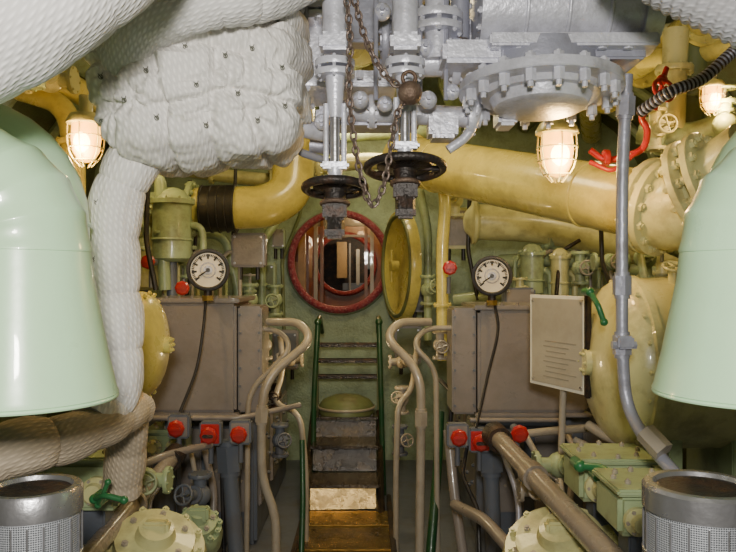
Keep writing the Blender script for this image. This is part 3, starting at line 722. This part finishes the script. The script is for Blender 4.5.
# ------------------------------------------------------------ background pipe runs
def run(name,pts,r,mat,fl=()):
    b=B(name); P=[S(*p) for p in pts]; b.tube(P,r,mat,r*3,16)
    for i,t in fl:
        q=P[i].lerp(P[i+1],t); b.flange(q,(P[i+1]-P[i]),r*1.5,r*.5,mat,8)
    b.done()
R_=random.Random(3)
mats=[CREAM,CREAM2,PALEG,CREAM,PALEG,OLIVE,BEIGE]
for i in range(11):
    x=-1.9+i*.36+R_.uniform(-.06,.06); z=2.35+.55*math.sqrt(max(0,1-(x/2.2)**2))+R_.uniform(-.08,.05); r=R_.choice((.03,.045,.06,.08))
    b=B('overhead_pipe'); m=R_.choice(mats); yy=R_.uniform(2.6,3.2)
    b.tube([V(x,yy,z+.3),V(x,yy,z),V(x+R_.uniform(-.1,.1),5.2,z),V(x+R_.uniform(-.2,.2),5.95,z-.1)],r,m)
    for t in (3.6,4.4,5.1): b.flange(V(x,t,z),Y,r*1.5,.04,m,8)
    b.done()
run('side_pipe',[(-20,60,3.2),(60,80,3.3),(110,110,3.8),(160,130,4.6)],.06,CREAM,[(0,.6)])
run('side_pipe',[(20,90,3.4),(70,105,3.3),(75,180,3.3),(70,300,3.3)],.05,CREAM,[(1,.5)])
run('side_pipe',[(30,40,3.6),(90,60,4.0),(170,150,5.0)],.08,PALEG,[(0,.5)])
run('side_pipe',[(140,185,4.2),(160,175,4.2),(165,290,4.2)],.035,PALEG,[(1,.5)])
run('side_pipe',[(185,170,5.4),(240,178,5.4),(300,182,5.5)],.05,CREAM2,[(0,.5),(1,.5)])
run('side_pipe',[(190,232,5.0),(225,236,5.0),(238,290,5.0),(238,330,5.0)],.03,PALEG)
run('side_pipe',[(262,330,5.4),(262,240,5.4),(275,225,5.5),(290,200,5.6)],.03,PALEG,[(0,.5)])
run('side_pipe',[(443,360,4.3),(442,250,4.3),(446,195,4.3),(430,150,4.4)],.035,CREAM,[(0,.5)])
run('side_pipe',[(428,340,5.2),(428,230,5.2),(420,190,5.3)],.03,PALEG)
run('side_pipe',[(455,300,5.0),(520,292,4.8),(610,295,4.4),(690,300,4.0)],.04,PALEG,[(1,.4)])
run('side_pipe',[(500,262,5.0),(560,258,4.8),(640,270,4.4),(700,280,4.0)],.05,PALEG,[(1,.4)])
run('side_pipe',[(560,195,4.4),(620,225,4.2),(700,258,3.9)],.045,OLIVE)
run('side_pipe',[(640,130,3.7),(690,140,3.6),(740,120,3.4)],.07,PALEG,[(0,.5)])
run('side_pipe',[(676,30,3.6),(672,130,3.6)],.06,CREAM2,[(0,.4)])
run('side_pipe',[(696,30,3.7),(690,140,3.7)],.06,OLIVE,[(0,.6)])
run('side_pipe',[(640,60,4.0),(720,50,3.6),(760,40,3.4)],.05,CREAM)
run('side_pipe',[(630,40,4.0),(700,22,3.7),(760,60,3.4)],.035,CREAM2)
run('side_pipe',[(300,170,5.2),(360,160,5.2),(430,165,5.2)],.06,CREAM2,[(0,.3)])
run('side_pipe',[(280,150,5.4),(350,135,5.4),(460,130,5.4)],.05,PALEG,[(0,.6)])
for i in range(9):
    x=515+i*12; d=4.7-.03*i
    run('fuel_injection_line',[(x,300,d),(x,265+R_.randint(-6,6),d),(x+10,250,d+.05),(x+26,256,d+.1),(x+28,300,d+.1)],.013,R_.choice([BEIGE,PALEG,CREAM2]))
for i in range(6):
    x=150+i*14; d=4.5+.03*i
    run('fuel_injection_line',[(x,300,d),(x,262+R_.randint(-8,8),d),(x+9,250,d+.05),(x+20,258,d+.1),(x+20,300,d+.1)],.013,R_.choice([BEIGE,PALEG,CREAM2]))
for px,py,d,s,m in ((140,230,4.0,1.0,PALEG),(188,262,4.6,.9,PALEG),(250,300,4.9,1,PALEG),(275,300,5.3,1,PALEG),(428,290,4.9,.9,PALEG),(455,200,4.8,1.,CREAM2),
    (580,268,4.4,.9,PALEG),(610,262,4.2,.9,PALEG),(520,292,4.5,.8,CREAM2),(645,258,4.0,1.1,PALEG),(662,285,3.6,1,CREAM2),(655,130,3.5,.9,CREAM2),(725,125,3.3,1,PALEG),(50,80,3.2,1,CREAM2),(30,60,3.0,1,PALEG),
    (290,360,4.3,.7,BEIGE),(275,395,4.2,.7,DARK),(402,362,4.3,.7,BEIGE),(402,400,4.2,.7,BEIGE),(440,345,4.0,.7,BEIGE),(265,345,4.0,.7,BEIGE),(280,440,4.0,.8,GREYB),(400,440,4.4,.8,GREYB),(145,480,2.9,.9,PALEG),(560,465,3.1,1,PALEG),(540,490,3.0,.8,BEIGE),(200,495,3.3,.9,GREYB)):
    valve(px,py,d,s,R_.choice([-Y,V(.3,-1,.2),V(-.3,-1,.3),Z]),m,R_.choice([m,m,m,BEIGE]),R_.choice([X,Z]))
def cooler(px,y0,y1,d,r,mat):
    b=B('upright_oil_strainer'); t=S(px,y0,d); q=S(px,y1,d); H=t.z-q.z
    b.lathe(q,Z,[(0,r*.7),(.02,r),(H*.78,r),(H*.78,r*1.18),(H*.84,r*1.18),(H*.84,r),(H*.95,r*.7),(H,r*.3),(H,.001)],mat,32)
    b.bolts(q+Z*H*.84,Z,r*1.08,10,.008,.015,mat); b.torus(q+Z*H*.3,Z,r,.008,mat)
    b.tube([q+Z*H*.5,q+Z*H*.5+V(r*1.6,0,0),q+V(r*1.7,0,-.1)],.02,mat); b.cyl(V(q.x,q.y,.0),q,.03,GREYB); b.done()
cooler(172,188,262,4.25,.11,PALEG); cooler(145,205,290,4.4,.08,CREAM2); cooler(532,244,296,4.55,.07,PALEG); cooler(560,248,298,4.5,.055,CREAM2)
def jbox(px,py,d,w,h,m,m2):
    b=B('electrical_junction_box'); c=S(px,py,d); b.box(c+Y*.05,(w,.1,h),m,bev=.012); b.box(c-Y*.002,(w*.85,.012,h*.85),m2,bev=.004)
    for sx in (-1,1):
        for sz in (-1,1): b.cyl(c+V(sx*w*.38,-.006,sz*h*.38),c+V(sx*w*.38,-.016,sz*h*.38),.008,STEEL,seg=8)
        b.cyl(c+V(sx*w*.25,.05,-h/2),c+V(sx*w*.25,.05,-h/2-.08),.014,BLACK)
    b.done()
jbox(248,250,4.7,.22,.22,GREY,TAN); jbox(457,228,5.0,.20,.28,CREAM2,TAN); jbox(278,238,5.7,.1,.16,PALEG,GREY); jbox(520,300,4.2,.18,.14,GREYB,GREY)
jbox(420,300,5.5,.14,.18,GREY,GREYB); jbox(262,282,5.6,.2,.3,PALEG,OLIVE); jbox(615,205,4.6,.2,.2,PALEG,OLIVE); jbox(285,350,5.6,.2,.3,GREY,GREYB); jbox(408,345,5.6,.2,.3,GREY,OLIVE)

# ------------------------------------------------------------ lights
def area(loc,to,size,en,col):
    ld=bpy.data.lights.new('added_area_light','AREA'); ld.energy=en; ld.size=size; ld.color=col  # added light without a fitting, not a lamp of the room
    o=bpy.data.objects.new('added_area_light',ld); o.location=loc; o.rotation_euler=(Vector(to)-Vector(loc)).to_track_quat('-Z','Y').to_euler(); bpy.context.collection.objects.link(o)
area((0,-.3,1.85),(0,3,1.45),.2,60,(1,.95,.86))  # flash-like main light added just above and behind the camera
area((0,3.3,2.75),(0,3.9,.8),.5,18,(1,.78,.42))  # added warm fill over the walkway
area((0,5.2,2.7),(0,5.3,.5),.4,15,(1,.80,.44))  # added warm fill before the bulkhead
def pt(loc,en,col,r=.06):
    ld=bpy.data.lights.new('added_point_light','POINT'); ld.energy=en; ld.color=col; ld.shadow_soft_size=r  # added light without a lamp body
    o=bpy.data.objects.new('added_point_light',ld); o.location=loc; bpy.context.collection.objects.link(o)
pt((-.1,7.8,2.2),20,(1,.66,.30)); pt((-.1,6.4,2.1),7,(1,.66,.30)); pt((-.1,9.6,2.0),16,(1,.8,.5)); pt((-1.3,4.0,2.3),10,(1,.72,.30)); pt((1.3,4.0,2.2),10,(1,.74,.33)); pt((-.15,4.1,1.0),5,(1,.72,.34),.04)  # added glow beyond the hatch, at both sides and low over the floor
w=bpy.data.worlds.new('World'); bpy.context.scene.world=w; w.use_nodes=True
w.node_tree.nodes['Background'].inputs[0].default_value=(1,.95,.84,1); w.node_tree.nodes['Background'].inputs[1].default_value=.12

cam=bpy.data.cameras.new('camera'); co=bpy.data.objects.new('camera',cam); bpy.context.collection.objects.link(co)
cam.sensor_width=36; cam.lens=36; cam.clip_start=.05; co.location=(0,0,CH); co.rotation_euler=(math.pi/2,0,0)
bpy.context.scene.camera=co
